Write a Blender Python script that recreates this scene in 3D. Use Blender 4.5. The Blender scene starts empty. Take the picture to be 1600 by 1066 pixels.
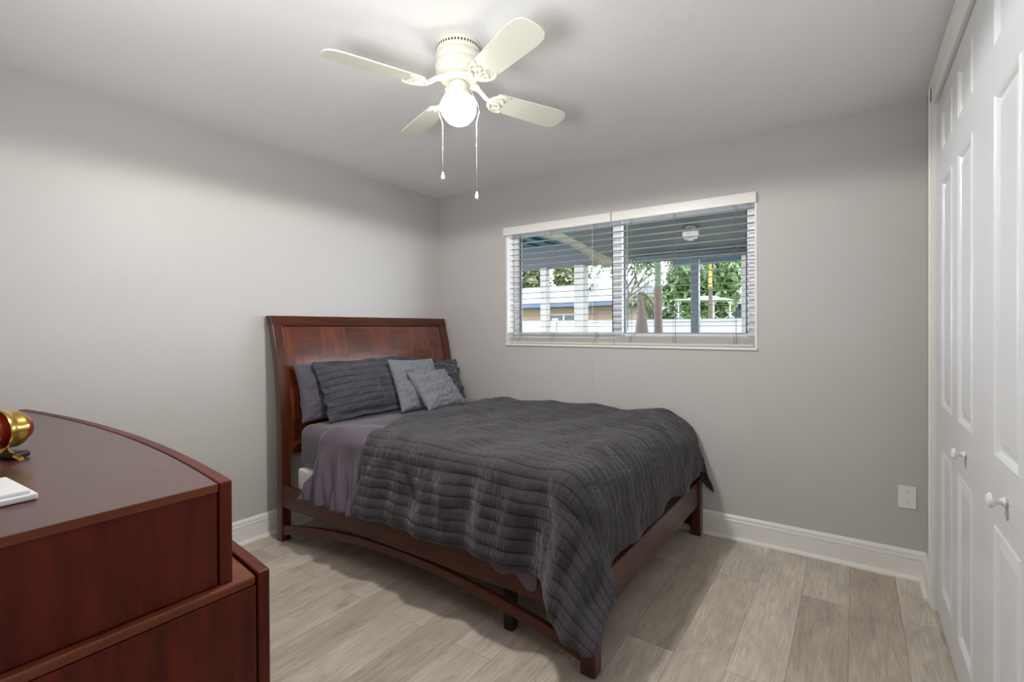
import bpy, bmesh, math, random
import numpy as np
from mathutils import Matrix, Vector
random.seed(7)
C = bpy.context.scene.collection
sc = bpy.context.scene
PI = math.pi

# ------------------------------------------------------------------ camera
YAW, PITCH, ROLL, F_PX, CAM_Z, PRIN_Y = .6067, -.0053, -.0044, 770.93, 1.2918, 516.55
fw = Vector((-math.sin(YAW), math.cos(YAW), 0)); rt = Vector((math.cos(YAW), math.sin(YAW), 0)); up = Vector((0, 0, 1))
fwd = fw * math.cos(PITCH) + up * math.sin(PITCH)
upp = -fw * math.sin(PITCH) + up * math.cos(PITCH)
cx = rt * math.cos(ROLL) + upp * math.sin(ROLL)
cy = -rt * math.sin(ROLL) + upp * math.cos(ROLL)
cam = bpy.data.cameras.new('camera'); cam_o = bpy.data.objects.new('camera', cam); C.objects.link(cam_o)
m = Matrix.Identity(4)
for i in range(3):
    m[i][0] = cx[i]; m[i][1] = cy[i]; m[i][2] = -fwd[i]
m[2][3] = CAM_Z
cam_o.matrix_world = m
cam.sensor_width = 36; cam.lens = F_PX / 1600 * 36; cam.shift_y = -(533 - PRIN_Y) / 1600
cam.clip_start = .02; cam.clip_end = 300
sc.camera = cam_o

# ------------------------------------------------------------------ light and exposure
GLOBE_STRENGTH = 2.6
SKY_STRENGTH = 12
HALL_POWER = 22
SUN_STRENGTH = 0
BULB_POWER = 114
GLOW_POWER = 2.1
BOUNCE_POWER = 17
sc.view_settings.view_transform = 'Standard'; sc.view_settings.look = 'None'
sc.view_settings.exposure = 0.28; sc.view_settings.gamma = 1; sc.view_settings.use_curve_mapping = False
w = bpy.data.worlds.new('sky'); sc.world = w; w.use_nodes = True
bg = w.node_tree.nodes['Background']; bg.inputs[0].default_value = (.82, .91, 1, 1); bg.inputs[1].default_value = SKY_STRENGTH
sun = bpy.data.lights.new('sun', 'SUN'); sun.energy = SUN_STRENGTH; sun.angle = .01; sun.color = (1, .95, .86)
sun_o = bpy.data.objects.new('sun', sun); C.objects.link(sun_o); sun_o.rotation_euler = (math.radians(42), 0, math.radians(38))
hall = bpy.data.lights.new('hall_fill_light', 'AREA'); hall.energy = HALL_POWER; hall.shape = 'RECTANGLE'; hall.size = 1.3; hall.size_y = 1.3; hall.color = (.86, .93, 1)  # unseen fill added to brighten the room through the doorway
hall_o = bpy.data.objects.new('hall_fill_light', hall); C.objects.link(hall_o); hall_o.location = (2.75, -.95, .85); hall_o.rotation_euler = (PI / 2, 0, math.radians(78))

bulb = bpy.data.lights.new('fan_bulb', 'SPOT'); bulb.energy = BULB_POWER; bulb.spot_size = PI; bulb.spot_blend = .1; bulb.shadow_soft_size = .07; bulb.color = (1, .99, .965)
bulb_o = bpy.data.objects.new('fan_bulb', bulb); C.objects.link(bulb_o); bulb_o.location = (-1.318, 1.527, 2.20)

glow = bpy.data.lights.new('fan_bulb_glow', 'POINT'); glow.energy = GLOW_POWER; glow.shadow_soft_size = .03; glow.color = (1, .985, .9)
glow_o = bpy.data.objects.new('fan_bulb_glow', glow); C.objects.link(glow_o); glow_o.location = (-1.318, 1.527, 2.122)

bounce = bpy.data.lights.new('bounce_fill', 'AREA'); bounce.energy = BOUNCE_POWER; bounce.shape = 'DISK'; bounce.size = .5; bounce.spread = math.radians(150)
bounce_o = bpy.data.objects.new('bounce_fill', bounce); C.objects.link(bounce_o); bounce_o.location = (-.62, -.07, 1.4)
bounce_o.rotation_euler = Vector((.5, -.75, -.95)).to_track_quat('Z', 'Y').to_euler()   # added fill out of view, aimed up at the ceiling over the dresser

# ------------------------------------------------------------------ helpers
def lin(r, g, b):
    f = lambda c: (c / 255 / 12.92) if c / 255 <= .04045 else ((c / 255 + .055) / 1.055) ** 2.4
    return (f(r), f(g), f(b), 1)

def N(nt, t, **kw):
    n = nt.nodes.new(t)
    for k, v in kw.items():
        if k.startswith('i_'): n.inputs[k[2:].replace('_', ' ')].default_value = v
        else: setattr(n, k, v)
    return n

def mat(name, col, rough=.5, metal=0, coat=0, spec=.5, emit=None, noise=0, nscale=8, bump=0, bscale=60, sheen=0):
    M = bpy.data.materials.new(name); M.use_nodes = True; nt = M.node_tree; b = nt.nodes['Principled BSDF']
    b.inputs['Base Color'].default_value = col; b.inputs['Roughness'].default_value = rough
    b.inputs['Metallic'].default_value = metal; b.inputs['Coat Weight'].default_value = coat
    b.inputs['Specular IOR Level'].default_value = spec; b.inputs['Sheen Weight'].default_value = sheen
    if emit:
        b.inputs['Emission Color'].default_value = emit[0]; b.inputs['Emission Strength'].default_value = emit[1]
    tc = N(nt, 'ShaderNodeTexCoord')
    if noise:
        n = N(nt, 'ShaderNodeTexNoise', i_Scale=nscale, i_Detail=4.0); nt.links.new(tc.outputs['Object'], n.inputs['Vector'])
        mx = N(nt, 'ShaderNodeMix', data_type='RGBA')
        d = lambda k: tuple(min(1, c * k) for c in col[:3]) + (1,)
        mx.inputs['A'].default_value = d(1 - noise); mx.inputs['B'].default_value = d(1 + noise)
        nt.links.new(n.outputs['Fac'], mx.inputs['Factor']); nt.links.new(mx.outputs['Result'], b.inputs['Base Color'])
    if bump:
        n2 = N(nt, 'ShaderNodeTexNoise', i_Scale=bscale, i_Detail=3.0); nt.links.new(tc.outputs['Object'], n2.inputs['Vector'])
        bp = N(nt, 'ShaderNodeBump', i_Strength=bump, i_Distance=.01); nt.links.new(n2.outputs['Fac'], bp.inputs['Height'])
        nt.links.new(bp.outputs['Normal'], b.inputs['Normal'])
    return M

def wood_mat(name, dark, light, scale=(2, 2, 14), rough=.3, coat=.3, checker=False, spec=.5):
    """stained wood; grain runs along the axis with the smallest scale"""
    M = bpy.data.materials.new(name); M.use_nodes = True; nt = M.node_tree; b = nt.nodes['Principled BSDF']; L = nt.links.new
    tc = N(nt, 'ShaderNodeTexCoord')
    def grain(s):
        mp = N(nt, 'ShaderNodeMapping'); mp.inputs['Scale'].default_value = s
        L(tc.outputs['Object'], mp.inputs['Vector'])
        n = N(nt, 'ShaderNodeTexNoise', i_Scale=2.6, i_Detail=5.0 if checker else 8.0, i_Roughness=.5 if checker else .6, i_Distortion=0 if checker else .25)
        L(mp.outputs['Vector'], n.inputs['Vector']); return n.outputs['Fac']
    g = grain(scale)
    if checker:
        g2 = grain((scale[0], scale[2], scale[1]))
        ck = N(nt, 'ShaderNodeTexChecker', i_Scale=1.0); mp = N(nt, 'ShaderNodeMapping')
        mp.inputs['Scale'].default_value = (.001, 1 / .2, 1 / .19); mp.inputs['Location'].default_value = (0, .1, .12)
        L(tc.outputs['Object'], mp.inputs['Vector']); L(mp.outputs['Vector'], ck.inputs['Vector'])
        mf = N(nt, 'ShaderNodeMix'); L(ck.outputs['Fac'], mf.inputs['Factor']); L(g, mf.inputs['A']); L(g2, mf.inputs['B']); g = mf.outputs['Result']
    cl = N(nt, 'ShaderNodeTexNoise', i_Scale=3.0, i_Detail=2.0); L(tc.outputs['Object'], cl.inputs['Vector'])
    ad = N(nt, 'ShaderNodeMath', operation='MULTIPLY_ADD'); ad.inputs[1].default_value = .45; L(cl.outputs['Fac'], ad.inputs[0]); L(g, ad.inputs[2])
    cr = N(nt, 'ShaderNodeValToRGB'); cr.color_ramp.elements[0].position = .3 if checker else .42; cr.color_ramp.elements[0].color = dark
    cr.color_ramp.elements[1].position = 1.0; cr.color_ramp.elements[1].color = light
    L(ad.outputs[0], cr.inputs['Fac']); col = cr.outputs['Color']
    if checker:
        hs = N(nt, 'ShaderNodeHueSaturation'); mr = N(nt, 'ShaderNodeMapRange'); mr.inputs['To Min'].default_value = .82; mr.inputs['To Max'].default_value = 1.18
        L(ck.outputs['Fac'], mr.inputs['Value']); L(mr.outputs['Result'], hs.inputs['Value']); L(col, hs.inputs['Color']); col = hs.outputs['Color']
    L(col, b.inputs['Base Color']); b.inputs['Specular IOR Level'].default_value = spec
    b.inputs['Roughness'].default_value = rough; b.inputs['Coat Weight'].default_value = coat; b.inputs['Coat Roughness'].default_value = .18
    return M

def glass_mat(name, tint=(1, 1, 1, 1), refl=.08):
    M = bpy.data.materials.new(name); M.use_nodes = True; nt = M.node_tree; nt.nodes.clear(); L = nt.links.new
    o = N(nt, 'ShaderNodeOutputMaterial'); mx = N(nt, 'ShaderNodeMixShader'); t = N(nt, 'ShaderNodeBsdfTransparent'); g = N(nt, 'ShaderNodeBsdfGlossy')
    g.inputs['Roughness'].default_value = .35; t.inputs['Color'].default_value = tint
    mx.inputs[0].default_value = refl; L(t.outputs[0], mx.inputs[1]); L(g.outputs[0], mx.inputs[2]); L(mx.outputs[0], o.inputs['Surface'])
    return M

class MB:
    def __init__(s): s.v = []; s.f = []
    def add(s, vs, fs):
        o = len(s.v); s.v += [tuple(v) for v in vs]; s.f += [tuple(i + o for i in f) for f in fs]; return s
    def box(s, x0, x1, y0, y1, z0, z1):
        vs = [(x, y, z) for z in (z0, z1) for y in (y0, y1) for x in (x0, x1)]
        return s.add(vs, [(0, 2, 3, 1), (4, 5, 7, 6), (0, 1, 5, 4), (2, 6, 7, 3), (0, 4, 6, 2), (1, 3, 7, 5)])
    def extrude(s, poly, fn0, fn1):
        """closed polygon of 2-D points, two end maps"""
        n = len(poly); vs = [fn0(p) for p in poly] + [fn1(p) for p in poly]
        fs = [tuple(range(n))[::-1], tuple(range(n, 2 * n))] + [(i, (i + 1) % n, n + (i + 1) % n, n + i) for i in range(n)]
        return s.add(vs, fs)
    def loft(s, rings, cap=True, closed=True):
        n = len(rings[0]); vs = [p for r in rings for p in r]; fs = []
        for k in range(len(rings) - 1):
            for i in range(n if closed else n - 1):
                j = (i + 1) % n; fs.append((k * n + i, k * n + j, (k + 1) * n + j, (k + 1) * n + i))
        if cap: fs += [tuple(range(n))[::-1], tuple(range((len(rings) - 1) * n, len(rings) * n))]
        return s.add(vs, fs)
    def tube(s, pts, r, n=8):
        pts = [Vector(p) for p in pts]; rings = []
        rs = r if isinstance(r, (list, tuple)) else [r] * len(pts)
        ref = None
        for i, p in enumerate(pts):
            d = (pts[min(i + 1, len(pts) - 1)] - pts[max(i - 1, 0)]).normalized()
            if ref is None: ref = Vector((0, 0, 1)) if abs(d.z) < .9 else Vector((1, 0, 0))
            a = d.cross(ref).normalized(); b = d.cross(a).normalized(); ref = -b if False else ref
            rings.append([p + (a * math.cos(2 * PI * k / n) + b * math.sin(2 * PI * k / n)) * rs[i] for k in range(n)])
        return s.loft(rings)
    def lathe(s, prof, c=(0, 0, 0), n=32, axis='z'):
        rings = []
        for r, h in prof:
            ring = []
            for k in range(n):
                a = 2 * PI * k / n; x, y = r * math.cos(a), r * math.sin(a)
                p = {'z': (x, y, h), 'x': (h, x, y), 'y': (y, h, x)}[axis]
                ring.append((p[0] + c[0], p[1] + c[1], p[2] + c[2]))
            rings.append(ring)
        return s.loft(rings)
    def build(s, name, mt, parent=None, smooth=False, bevel=0, xf=None, seg=2):
        me = bpy.data.meshes.new(name); vs = s.v if xf is None else [tuple(xf @ Vector(v)) for v in s.v]
        me.from_pydata(vs, [], s.f); me.update()
        b = bmesh.new(); b.from_mesh(me); bmesh.ops.recalc_face_normals(b, faces=b.faces[:]); b.to_mesh(me); b.free()
        me.materials.append(mt)
        o = bpy.data.objects.new(name, me); C.objects.link(o)
        if parent:
            o.parent = parent
            if parent.type == 'EMPTY': o.matrix_parent_inverse = Matrix.Translation(-Vector(parent.location))
        if smooth:
            for p in me.polygons: p.use_smooth = True
            if smooth != 'all': me.set_sharp_from_angle(angle=math.radians(smooth if smooth is not True else 40))
        if bevel:
            bv = o.modifiers.new('bevel', 'BEVEL'); bv.width = bevel; bv.segments = seg; bv.limit_method = 'ANGLE'; bv.angle_limit = .6
        return o

def tag(o, label=None, cat=None, group=None, kind=None):
    if label: o['label'] = label
    if cat: o['category'] = cat
    if group: o['group'] = group
    if kind: o['kind'] = kind
    return o
def struct(o): return tag(o, kind='structure')
def thing(name, label, cat, loc=(0, 0, 0), group=None):
    o = bpy.data.objects.new(name, None); C.objects.link(o); o.location = loc; o.empty_display_size = .1
    return tag(o, label, cat, group)
def T(x, y, z): return Matrix.Translation((x, y, z))

# ------------------------------------------------------------------ materials
m_wall = mat('wall_paint', lin(199, 195, 192), .45, noise=.02, nscale=3, bump=.05, bscale=90, spec=.35)
m_ceil = mat('ceiling_paint', lin(243, 243, 244), .7, bump=.08, bscale=70, spec=.3)
m_trim = mat('white_gloss_trim', lin(240, 238, 233), .35)
m_door = mat('door_white', lin(232, 233, 235), .32, bump=0)
m_cream = mat('fan_cream', lin(238, 238, 225), .4)
m_white = mat('white_plastic', lin(235, 236, 236), .4)
m_vinyl = mat('window_vinyl', lin(243, 247, 255), .35)
m_slat = mat('blind_slat', lin(160, 156, 150), .45)  # white slats toned grey: their backlit shade is put into the colour
m_rail = mat('blind_rail', lin(206, 203, 195), .45)
m_cord = mat('cord', lin(112, 110, 106), .7)
m_black = mat('black', lin(16, 14, 14), .5)
m_dark = mat('dark_gap', lin(30, 27, 24), .8)
m_brass = mat('brass', lin(212, 178, 96), .22, metal=1)
m_screw = mat('screw', lin(180, 178, 170), .4, metal=.2)
CH_D, CH_L = lin(36, 13, 6), lin(92, 40, 19)
m_wood_x = wood_mat('cherry_along_bed', CH_D, CH_L, (1.2, 14, 14), .36, .08, spec=.3)
m_wood_y = wood_mat('cherry_across_bed', CH_D, CH_L, (14, 1.2, 14), .34, .15, spec=.35)
m_wood_z = wood_mat('cherry_upright', CH_D, CH_L, (14, 14, 1.2))
m_panel = wood_mat('cherry_veneer_squares', lin(52, 20, 11), lin(118, 56, 33), (6, 2.0, 16), .24, .8, True)
m_dresser = wood_mat('dresser_cherry', lin(48, 12, 7), lin(108, 38, 23), (9, 9, 1.3), .4, 0, spec=.22)
m_dresser_top = wood_mat('dresser_top_cherry', lin(62, 28, 24), lin(82, 42, 36), (1.0, 3, 3), .36, .35)
m_dresser_edge = wood_mat('dresser_edge', lin(84, 36, 20), lin(130, 66, 38), (9, 1.5, 9), .4, .05, spec=.3)

def floor_mat():
    M = bpy.data.materials.new('vinyl_planks'); M.use_nodes = True; nt = M.node_tree; b = nt.nodes['Principled BSDF']; L = nt.links.new
    tc = N(nt, 'ShaderNodeTexCoord'); mp = N(nt, 'ShaderNodeMapping'); mp.inputs['Rotation'].default_value = (0, 0, PI / 2); mp.inputs['Location'].default_value = (.3, .02, 0)
    L(tc.outputs['Object'], mp.inputs['Vector'])
    def brick(c1, c2, mo):
        br = N(nt, 'ShaderNodeTexBrick', offset=.37, offset_frequency=2)
        br.inputs['Color1'].default_value = c1; br.inputs['Color2'].default_value = c2; br.inputs['Mortar'].default_value = mo
        br.inputs['Scale'].default_value = 1; br.inputs['Mortar Size'].default_value = .0011; br.inputs['Mortar Smooth'].default_value = .2
        br.inputs['Bias'].default_value = 0; br.inputs['Brick Width'].default_value = 1.22; br.inputs['Row Height'].default_value = .19
        L(mp.outputs['Vector'], br.inputs['Vector']); return br
    br = brick((0, 0, 0, 1), (1, 1, 1, 1), (.5, .5, .5, 1))
    # a random offset for each plank shifts its grain
    sx = N(nt, 'ShaderNodeVectorMath', operation='MULTIPLY_ADD'); cmb = N(nt, 'ShaderNodeCombineXYZ')
    L(br.outputs['Color'], cmb.inputs['X']); L(br.outputs['Color'], cmb.inputs['Y'])
    sx.inputs[1].default_value = (13, 7, 0); L(cmb.outputs[0], sx.inputs[0]); L(tc.outputs['Object'], sx.inputs[2])
    def grain(s, sc_, det, dist):
        m2 = N(nt, 'ShaderNodeMapping'); m2.inputs['Scale'].default_value = s; L(sx.outputs[0], m2.inputs['Vector'])
        n = N(nt, 'ShaderNodeTexNoise', i_Scale=sc_, i_Detail=det, i_Roughness=.65, i_Distortion=dist); L(m2.outputs['Vector'], n.inputs['Vector']); return n.outputs['Fac']
    g1 = grain((17, 1.3, 1), 2.4, 7.0, 1.8); g2 = grain((150, 5, 1), 2.0, 4.0, .6); g3 = grain((3.0, 1.1, 1), 1.7, 4.0, .8)
    def ramp(fac, c0, c1, p0, p1):
        r = N(nt, 'ShaderNodeValToRGB'); r.color_ramp.elements[0].position = p0; r.color_ramp.elements[0].color = c0
        r.color_ramp.elements[1].position = p1; r.color_ramp.elements[1].color = c1; L(fac, r.inputs['Fac']); return r.outputs['Color']
    tone = ramp(br.outputs['Color'], lin(190, 177, 161), lin(216, 205, 190), 0, 1)
    def mult(a, fac, lo, hi, f=1.0):
        mr = N(nt, 'ShaderNodeMapRange'); mr.inputs['From Min'].default_value = .3; mr.inputs['From Max'].default_value = .7
        mr.inputs['To Min'].default_value = lo; mr.inputs['To Max'].default_value = hi; L(fac, mr.inputs['Value'])
        mx = N(nt, 'ShaderNodeMix', data_type='RGBA', blend_type='MULTIPLY'); mx.inputs['Factor'].default_value = f
        L(a, mx.inputs['A']); L(mr.outputs['Result'], mx.inputs['B']); return mx.outputs['Result']
    c = mult(tone, g1, .80, 1.12); c = mult(c, g2, .78, 1.14); c = mult(c, g3, .76, 1.14)
    # a few small dark knots
    m3 = N(nt, 'ShaderNodeMapping'); m3.inputs['Scale'].default_value = (4, 1.6, 1); L(sx.outputs[0], m3.inputs['Vector'])
    vo = N(nt, 'ShaderNodeTexVoronoi', i_Scale=1.0); L(m3.outputs['Vector'], vo.inputs['Vector'])
    kn = ramp(vo.outputs['Distance'], (.45, .41, .37, 1), (1, 1, 1, 1), .02, .1)
    mx = N(nt, 'ShaderNodeMix', data_type='RGBA', blend_type='MULTIPLY'); mx.inputs['Factor'].default_value = .8; L(c, mx.inputs['A']); L(kn, mx.inputs['B']); c = mx.outputs['Result']
    # seams
    mx2 = N(nt, 'ShaderNodeMix', data_type='RGBA'); L(br.outputs['Fac'], mx2.inputs['Factor']); L(c, mx2.inputs['A']); mx2.inputs['B'].default_value = lin(140, 127, 112)
    L(mx2.outputs['Result'], b.inputs['Base Color']); b.inputs['Roughness'].default_value = .42
    bp = N(nt, 'ShaderNodeBump', i_Strength=.12, i_Distance=.003); L(g2, bp.inputs['Height']); L(bp.outputs['Normal'], b.inputs['Normal'])
    return M
m_floor = floor_mat()

def fabric_mat(name, col, rows=False, weave=.05, sheen=.35, spots=None):
    M = bpy.data.materials.new(name); M.use_nodes = True; nt = M.node_tree; b = nt.nodes['Principled BSDF']; L = nt.links.new
    b.inputs['Roughness'].default_value = .75; b.inputs['Sheen Weight'].default_value = sheen; b.inputs['Sheen Roughness'].default_value = .4
    b.inputs['Specular IOR Level'].default_value = .18
    tc = N(nt, 'ShaderNodeTexCoord')
    n = N(nt, 'ShaderNodeTexNoise', i_Scale=9.0, i_Detail=3.0); L(tc.outputs['UV'], n.inputs['Vector'])
    mx = N(nt, 'ShaderNodeMix', data_type='RGBA'); mx.inputs['A'].default_value = tuple(c * .85 for c in col[:3]) + (1,)
    mx.inputs['B'].default_value = tuple(c * 1.18 for c in col[:3]) + (1,); L(n.outputs['Fac'], mx.inputs['Factor']); out = mx.outputs['Result']
    if rows:
        # stitch lines in UV: v counts the rows; colour darker along each seam
        sp = N(nt, 'ShaderNodeSeparateXYZ'); L(tc.outputs['UV'], sp.inputs[0])
        fr = N(nt, 'ShaderNodeMath', operation='PINGPONG'); fr.inputs[1].default_value = .5; L(sp.outputs['Y'], fr.inputs[0])
        r = N(nt, 'ShaderNodeValToRGB'); r.color_ramp.elements[0].position = .03; r.color_ramp.elements[0].color = (.42, .42, .43, 1)
        r.color_ramp.elements[1].position = .11; r.color_ramp.elements[1].color = (1, 1, 1, 1); L(fr.outputs[0], r.inputs['Fac'])
        m2 = N(nt, 'ShaderNodeMix', data_type='RGBA', blend_type='MULTIPLY'); m2.inputs['Factor'].default_value = 1; L(out, m2.inputs['A']); L(r.outputs['Color'], m2.inputs['B']); out = m2.outputs['Result']
        # gathers between the seams
        mp = N(nt, 'ShaderNodeMapping'); mp.inputs['Scale'].default_value = (4.2, 1.0, 1); L(tc.outputs['UV'], mp.inputs['Vector'])
        g = N(nt, 'ShaderNodeTexNoise', i_Scale=1.0, i_Detail=2.0, i_Distortion=.4); L(mp.outputs['Vector'], g.inputs['Vector'])
        bp = N(nt, 'ShaderNodeBump', i_Strength=.6, i_Distance=.012); L(g.outputs['Fac'], bp.inputs['Height']); L(bp.outputs['Normal'], b.inputs['Normal'])
    else:
        g = N(nt, 'ShaderNodeTexNoise', i_Scale=90.0, i_Detail=2.0); L(tc.outputs['UV'], g.inputs['Vector'])
        bp = N(nt, 'ShaderNodeBump', i_Strength=weave, i_Distance=.004); L(g.outputs['Fac'], bp.inputs['Height']); L(bp.outputs['Normal'], b.inputs['Normal'])
    L(out, b.inputs['Base Color']); return M
m_comf = fabric_mat('charcoal_ruched', lin(67, 64, 69), rows=True, sheen=.25)
m_sham = fabric_mat('charcoal_ruched_sham', lin(76, 75, 84), rows=True, sheen=.25)
m_sheet = fabric_mat('plum_grey_sheet', lin(98, 89, 100))
m_plain = fabric_mat('dark_grey_pillowcase', lin(88, 84, 94))
m_grey = fabric_mat('silver_grey_cushion', lin(122, 125, 133), sheen=.4)
m_box = mat('white_ticking', lin(215, 214, 214), .8)

# ------------------------------------------------------------------ room shell
XL, YB, H = -3.027, 3.238, 2.44
XR, YF = .298, -.12
WX0, WX1, WZ0, WZ1 = -2.30, -.475, 1.155, 2.095       # window opening
struct(MB().box(XL - .15, XR + .8, YF - .12, YB + .18, -.12, 0).build('floor', m_floor))
struct(MB().box(XL - .15, XR + .8, YF - .12, YB + .18, H, H + .12).build('ceiling', m_ceil))
struct(MB().box(XL - .15, XL, YF - .12, YB + .18, 0, H).build('wall_left', m_wall))
b = MB()
b.box(XL, WX0, YB, YB + .18, 0, H).box(WX1, XR + .8, YB, YB + .18, 0, H).box(WX0, WX1, YB, YB + .18, 0, WZ0).box(WX0, WX1, YB, YB + .18, WZ1, H)
struct(b.build('wall_back', m_wall))
DX0, DX1 = -1.0, .28                                    # doorway the camera looks in from
b = MB()
b.box(XL, DX0, YF - .12, YF, 0, H).box(DX1, 3.0, YF - .12, YF, 0, H).box(DX0, DX1, YF - .12, YF, 2.28, H)
struct(b.build('wall_front', m_wall))
CY0, CY1 = 1.068, 2.93                                  # closet opening
b = MB()
b.box(XR, XR + .1, CY1, YB, 0, H).box(XR, XR + .1, CY0, CY1, 2.30, H).box(XR, XR + .1, YF, CY0, 0, H)
struct(b.build('wall_right', m_wall))
struct(MB().box(XR + .72, XR + .8, YF, YB, 0, H).build('wall_closet', m_wall))
# hall behind the doorway
b = MB()
b.box(-1.7, 3.0, -1.75, -1.65, 0, H)
struct(b.build('wall_hall', m_wall))
struct(MB().box(-1.7, -1.6, -1.65, YF - .12, 0, H).build('wall_hall_left', m_wall))
struct(MB().box(2.9, 3.0, -1.65, YF - .12, 0, H).build('wall_hall_right', m_wall))
struct(MB().box(-1.7, 3.0, -1.75, YF - .12, -.12, 0).build('floor_hall', m_floor))
struct(MB().box(-1.7, 3.0, -1.75, YF - .12, H, H + .12).build('ceiling_hall', m_ceil))
# baseboards: profile (distance from the wall, height), quarter round at the foot
BP = [(0, 0), (.031, 0), (.0305, .006), (.027, .013), (.021, .018), (.0145, .019), (.0145, .092), (.0125, .096), (.0165, .1), (.0165, .114), (.013, .119), (.0155, .124), (.0135, .134), (.007, .142), (0, .145)]
struct(MB().extrude(BP, lambda p: (XL + p[0], YF, p[1]), lambda p: (XL + p[0], YB, p[1])).build('baseboard_left', m_trim))
struct(MB().extrude(BP, lambda p: (XL, YB - p[0], p[1]), lambda p: (XR, YB - p[0], p[1])).build('baseboard_back', m_trim))
struct(MB().extrude(BP, lambda p: (XR - p[0], 3.0, p[1]), lambda p: (XR - p[0], YB, p[1])).build('baseboard_right', m_trim))
struct(MB().extrude(BP, lambda p: (XL, YF + p[0], p[1]), lambda p: (DX0 - .07, YF + p[0], p[1])).build('baseboard_front', m_trim))
# closet casing
def casing(y_out, y_in, name):
    s = 1 if y_out > y_in else -1
    prof = [(XR, y_out), (.284, y_out), (.2825, y_out - s * .006), (.2825, y_out - s * .018), (.288, y_out - s * .022), (.288, y_in + s * .02), (.2915, y_in + s * .008), (.2935, y_in), (.40, y_in), (.40, y_in + s * .02), (XR, y_in + s * .02)]
    return struct(MB().extrude(prof, lambda p: (p[0], p[1], 0), lambda p: (p[0], p[1], 2.404)).build(name, m_trim))
casing(3.0, 2.925, 'trim_1'); casing(.998, 1.073, 'trim_2')
prof = [(XR, 2.406), (.284, 2.406), (.2825, 2.400), (.2825, 2.388), (.288, 2.384), (.288, 2.318), (.2915, 2.305), (.2935, 2.297), (.40, 2.297), (.40, 2.32), (XR, 2.32)]
struct(MB().extrude(prof, lambda p: (p[0], .998, p[1]), lambda p: (p[0], 3.0, p[1])).build('trim_3', m_trim))
b = MB(); b.box(DX0 - .07, DX0, YF, YF + .016, 0, 2.35).box(DX0, XR - .002, YF, YF + .016, 2.28, 2.35)
struct(b.build('trim_4', m_trim, bevel=.004))

# ------------------------------------------------------------------ closet bifold doors: four moulded leaves, each with three raised panels
def door_leaf(name, y_hi, y_lo, outer_hi, knob):
    """leaf between y_lo and y_hi, the wide stile on the y_hi side when outer_hi"""
    xf_, th = .3065, .034
    a, p = .15, .255
    py1 = y_hi - a if outer_hi else y_hi - (y_hi - y_lo - a - p)
    py0 = py1 - p
    zs = [.012, .165, .765, .945, 1.905, 2.025, 2.205, 2.283]
    bm = bmesh.new(); ys = [y_lo + .0004, py0, py1, y_hi - .0004]
    def quad(pts): bm.faces.new([bm.verts.new(q) for q in pts])
    for i in range(3):
        for k in range(7):
            y0, y1, z0, z1 = ys[i], ys[i + 1], zs[k], zs[k + 1]
            if i == 1 and k in (1, 3, 5):
                # raised panel: bead up, groove down, slope back up to the field
                steps = [(0, 0), (.006, -.0035), (.013, .002), (.018, .0095), (.024, .0095), (.05, .002)]
                prev = None
                for d, dx in steps:
                    r = [(xf_ + dx, y0 + d, z0 + d), (xf_ + dx, y1 - d, z0 + d), (xf_ + dx, y1 - d, z1 - d), (xf_ + dx, y0 + d, z1 - d)]
                    if prev:
                        for q in range(4): quad([prev[q], prev[(q + 1) % 4], r[(q + 1) % 4], r[q]])
                    prev = r
                quad(prev)
            else: quad([(xf_, y0, z0), (xf_, y1, z0), (xf_, y1, z1), (xf_, y0, z1)])
    xb = xf_ + th; Y0, Y1, Z0, Z1 = ys[0], ys[3], zs[0], zs[7]
    quad([(xb, Y0, Z0), (xb, Y1, Z0), (xb, Y1, Z1), (xb, Y0, Z1)])
    for A, B_ in (((Y0, Z0), (Y1, Z0)), ((Y1, Z0), (Y1, Z1)), ((Y1, Z1), (Y0, Z1)), ((Y0, Z1), (Y0, Z0))):
        quad([(xf_, *A), (xf_, *B_), (xb, *B_), (xb, *A)])
    bmesh.ops.remove_doubles(bm, verts=bm.verts[:], dist=1e-5); bm.normal_update()
    bmesh.ops.reverse_faces(bm, faces=[f for f in bm.faces if f.calc_center_median().x < xf_ + .012 and f.normal.x > .3])
    me = bpy.data.meshes.new(name); bm.to_mesh(me); bm.free(); me.materials.append(m_leaf)
    o = bpy.data.objects.new(name, me); C.objects.link(o); struct(o)
    if knob is not None:
        k = MB().lathe([(.0085, 0), (.0085, .004), (.0125, .004), (.0125, .006), (.0085, .009), (.0075, .017), (.0095, .021), (.0165, .025), (.019, .030), (.0175, .035), (.011, .0385), (.001, .0395)], n=24, axis='x')
        ko = k.build('door_knob', m_white, o, smooth=35, xf=T(xf_, knob, .86) @ Matrix.Scale(-1, 4, (1, 0, 0)))
    return o
def leaf_mat():
    M = bpy.data.materials.new('door_moulded_white'); M.use_nodes = True; nt = M.node_tree; b = nt.nodes['Principled BSDF']; L = nt.links.new
    b.inputs['Base Color'].default_value = lin(230, 231, 233); b.inputs['Roughness'].default_value = .3
    tc = N(nt, 'ShaderNodeTexCoord'); mp = N(nt, 'ShaderNodeMapping'); mp.inputs['Scale'].default_value = (9, 9, .8); L(tc.outputs['Object'], mp.inputs['Vector'])
    wv = N(nt, 'ShaderNodeTexWave', wave_type='RINGS', i_Scale=5.0, i_Distortion=9.0, i_Detail=3.0); wv.inputs['Detail Scale'].default_value = 1.2; L(mp.outputs['Vector'], wv.inputs['Vector'])
    bp = N(nt, 'ShaderNodeBump', i_Strength=.12, i_Distance=.003); L(wv.outputs['Fac'], bp.inputs['Height']); L(bp.outputs['Normal'], b.inputs['Normal'])
    return M
m_leaf = leaf_mat()
LW = .441; y = 2.841
door_leaf('door_1', y + .072, y - LW, True, None)
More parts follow.
